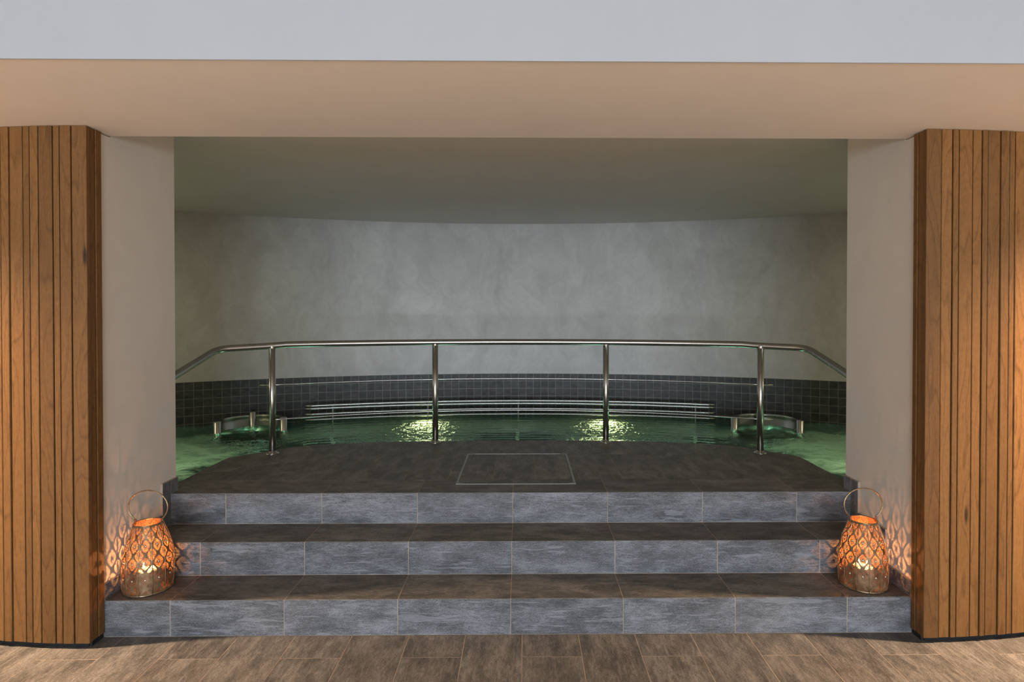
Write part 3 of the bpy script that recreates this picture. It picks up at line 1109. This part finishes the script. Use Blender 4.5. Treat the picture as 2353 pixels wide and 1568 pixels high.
# ------------------------------------------------------------ half round massage stations
def station(name, label, posts, bars_side):
    """posts: three xy points, near, far and inner; curved steel screen through them"""
    (ax, ay), (mx, my), (bx_, by_) = posts
    # circle through three points
    d_ = 2 * (ax * (my - by_) + mx * (by_ - ay) + bx_ * (ay - my))
    ux = ((ax * ax + ay * ay) * (my - by_) + (mx * mx + my * my) * (by_ - ay) + (bx_ * bx_ + by_ * by_) * (ay - my)) / d_
    uy = ((ax * ax + ay * ay) * (bx_ - mx) + (mx * mx + my * my) * (ax - bx_) + (bx_ * bx_ + by_ * by_) * (mx - ax)) / d_
    R = hypot(ax - ux, ay - uy)
    t = thing(name, label, 'massage station', (ux, uy, 0), 'half round steel massage stations')
    A = [atan2(p[1] - uy, p[0] - ux) for p in posts]
    a0, a1 = A[0], A[2]
    # run through A[1]
    while a0 < A[1]:
        a0 += 2 * pi
    while a1 > A[1]:
        a1 -= 2 * pi
    if a0 - a1 > 2 * pi:
        a0 -= 2 * pi
    zt = 0.475
    M = 40
    angs = [a0 + (a1 - a0) * i / M for i in range(M + 1)]
    bm = bmesh.new()
    rows = [(R - 0.006, zt), (R - 0.006, -0.5), (R - 0.015, -0.5), (R - 0.015, zt)]
    vv = [[bm.verts.new((r * cos(a), r * sin(a), z)) for a in angs] for r, z in rows]
    for k in range(4):
        for i in range(M):
            bm.faces.new((vv[k][i], vv[k][i + 1], vv[(k + 1) % 4][i + 1], vv[(k + 1) % 4][i])).smooth = (k % 2 == 0)
    bmesh.ops.recalc_face_normals(bm, faces=bm.faces)
    obj('curved_screen', bm, STEEL_POOL, t)
    bm = bmesh.new()
    tube(bm, [((R - 0.01) * cos(a), (R - 0.01) * sin(a), zt) for a in angs], 0.017, 10)
    obj('top_tube', bm, STEEL_POOL, t)
    for j, (p, a) in enumerate(zip(posts, (a0, A[1], a1))):
        bm = bmesh.new()
        rr = R - (0.05 if j == 1 else 0.0)
        h = 0.50 + (0.03 if j == 1 else 0.0)
        r0 = 0.042 if j != 1 else 0.036
        lathe(bm, [(r0, -0.9), (r0, h - 0.006), (r0 - 0.006, h), (0.001, h + 0.002)], 24, (rr * cos(a), rr * sin(a)))
        obj('post', bm, STEEL_POOL, t)
    # seat grating in front of the screen, just under the water
    for j in range(5):
        bm = bmesh.new()
        yy = 2.86 + j * 0.13 - uy
        xm = bars_side * (2.82 + j * 0.055) - ux
        tube(bm, [(xm - 0.36, yy, 0.14), (xm + 0.36, yy, 0.14)], 0.012, 8)
        obj('seat_bar', bm, STEEL_BENCH, t)
    for xx in (-0.22, 0.24):
        bm = bmesh.new()
        tube(bm, [(bars_side * 2.80 - ux + xx, 2.80 - uy, 0.117), (bars_side * 3.06 - ux + xx, 3.46 - uy, 0.117)], 0.011, 8)
        obj('seat_support', bm, STEEL_BENCH, t)
    return t


station('massage_station', 'half round steel screen with posts standing in the water near the left end', [(-3.32, 3.50), (-3.16, 4.02), (-2.70, 3.78)], -1)
station('massage_station', 'half round screen with posts standing in the water near the right end', [(2.50, 3.72), (2.90, 4.04), (3.17, 3.52)], 1)


# ------------------------------------------------------------ lanterns
def body_r(z):
    # radius profile, z from 0 to 0.38
    pr = [(0.0, 0.119), (0.02, 0.123), (0.06, 0.1265), (0.12, 0.1275), (0.17, 0.125), (0.22, 0.117), (0.27, 0.104), (0.315, 0.088), (0.345, 0.076), (0.362, 0.070)]
    for (a, ra), (b, rb_) in zip(pr, pr[1:]):
        if z <= b:
            t = (z - a) / (b - a)
            return ra + (rb_ - ra) * t
    return pr[-1][1]


def lantern(label, loc, rot):
    t = thing('lantern', label, 'lantern', loc, 'pierced brass lanterns on the lowest step')
    t.rotation_euler = (0, 0, rot)
    NP = 12
    SP = 4
    HT = 0.362
    rows = 44
    bm = bmesh.new()
    uvl = bm.loops.layers.uv.new('UVMap')
    zsr = [HT * j / rows for j in range(rows + 1)]
    vv = []
    for z in zsr:
        R = body_r(z)
        ring = []
        for i in range(NP):
            for q in range(SP):
                f = q / SP
                a0, a1 = 2 * pi * i / NP, 2 * pi * (i + 1) / NP
                p = Vector((cos(a0), sin(a0))) * R * (1 - f) + Vector((cos(a1), sin(a1))) * R * f
                pr = Vector((cos(a0 + (a1 - a0) * f), sin(a0 + (a1 - a0) * f))) * R
                p = p * 0.55 + pr * 0.45
                ring.append(bm.verts.new((p.x, p.y, z)))
        vv.append(ring)
    nn = NP * SP
    for j in range(rows):
        for i in range(nn):
            k = (i + 1) % nn
            f = bm.faces.new((vv[j][i], vv[j][k], vv[j + 1][k], vv[j + 1][i]))
            f.smooth = True
            u0, u1 = i / SP, (i + 1) / SP
            v0, v1 = zsr[j] / 0.088 + 0.0, zsr[j + 1] / 0.088
            for l, uvc in zip(f.loops, ((u0, v0), (u1, v0), (u1, v1), (u0, v1))):
                l[uvl].uv = uvc
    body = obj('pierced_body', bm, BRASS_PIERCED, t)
    # seams: fine beaded wires
    for i in range(NP):
        bm = bmesh.new()
        a = 2 * pi * i / NP
        tube(bm, [((body_r(z) + 0.0006) * cos(a), (body_r(z) + 0.0006) * sin(a), z) for z in zsr[::2]], [0.0018 + 0.0005 * (q % 2) for q in range(len(zsr[::2]))], 6)
        obj('seam', bm, BRASS, body)
    # studs in the middle of each medallion
    for i in range(NP):
        a = 2 * pi * (i + 0.5) / NP
        for r_ in range(1, 5):
            z = 0.088 * r_
            if z > 0.345:
                continue
            R = body_r(z) * 0.984
            if r_ > 4:
                continue
            bm = bmesh.new()
            bmesh.ops.create_uvsphere(bm, u_segments=8, v_segments=6, radius=1.0)
            Mx = Matrix.Translation((R * cos(a), R * sin(a), z)) @ Matrix.Rotation(a, 4, 'Z') @ Matrix.Diagonal((0.004, 0.0055, 0.0065, 1))
            bmesh.ops.transform(bm, matrix=Mx, verts=bm.verts)
            for f in bm.faces:
                f.smooth = True
            obj('stud', bm, BRASS_STUD, body)
    bm = bmesh.new()
    tube(bm, [(0.0705 * cos(2 * pi * q / 48), 0.0705 * sin(2 * pi * q / 48), HT) for q in range(48)], 0.003, 8, closed=True)
    obj('rim', bm, BRASS, t)
    bm = bmesh.new()
    lathe(bm, [(0.120, 0.0005), (0.1215, 0.003), (0.1205, 0.006), (0.118, 0.008)], 48)
    obj('base', bm, BRASS, t)
    # hoop handle; turned back to face the opening
    bm = bmesh.new()
    pts = []
    for q in range(49):
        a = radians(-48 + 276 * q / 48)
        pts.append((0.108 * cos(a) * (1 if a else 1), 0.0, HT + 0.085 + 0.0915 * sin(a)))
    tube(bm, pts, 0.0036, 10)
    hd = obj('handle', bm, BRASS, t)
    hd.rotation_euler = (0, 0, -rot)
    for s_ in (-1, 1):
        bm = bmesh.new()
        box(bm, (s_ * 0.0705 - 0.004, -0.004, HT - 0.012), (s_ * 0.0705 + 0.004, 0.004, HT + 0.018))
        hg = obj('handle_lug', bm, BRASS, hd)
    return t


def candle(label, loc, e):
    t = thing('pillar_candle', label, 'candle', loc, 'burning candles inside the lanterns')
    bm = bmesh.new()
    lathe(bm, [(0.053, 0.0), (0.055, 0.003), (0.055, 0.095), (0.052, 0.101), (0.044, 0.098), (0.001, 0.096)], 32)
    obj('wax', bm, WAX, t)
    for s_ in (-1, 1):
        bm = bmesh.new()
        tube(bm, [(s_ * 0.024, 0, 0.095), (s_ * 0.024, 0.001, 0.108)], 0.0012, 6)
        obj('wick', bm, WICK, t)
        bm = bmesh.new()
        lathe(bm, [(0.001, 0.105), (0.0052, 0.111), (0.0066, 0.118), (0.005, 0.127), (0.002, 0.136), (0.0005, 0.141)], 12, (s_ * 0.024, 0))
        obj('flame', bm, FLAME, t)
    lp = lamp('candle_flame_light', 'POINT', (0, 0, 0), e, (1.0, 0.36, 0.10), shadow_soft_size=0.006)
    lp.location = (loc[0], loc[1], loc[2] + 0.135)
    return t


ZL = HR + 0.0006
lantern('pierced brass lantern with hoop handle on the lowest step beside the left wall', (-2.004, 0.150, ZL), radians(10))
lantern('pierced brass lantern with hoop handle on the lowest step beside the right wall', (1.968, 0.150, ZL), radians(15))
candle('candle burning inside the lantern by the left wall', (-2.004, 0.150, ZL + 0.001), 4.2)
candle('candle burning inside the lantern by the right wall', (1.970, 0.150, ZL + 0.001), 4.2)
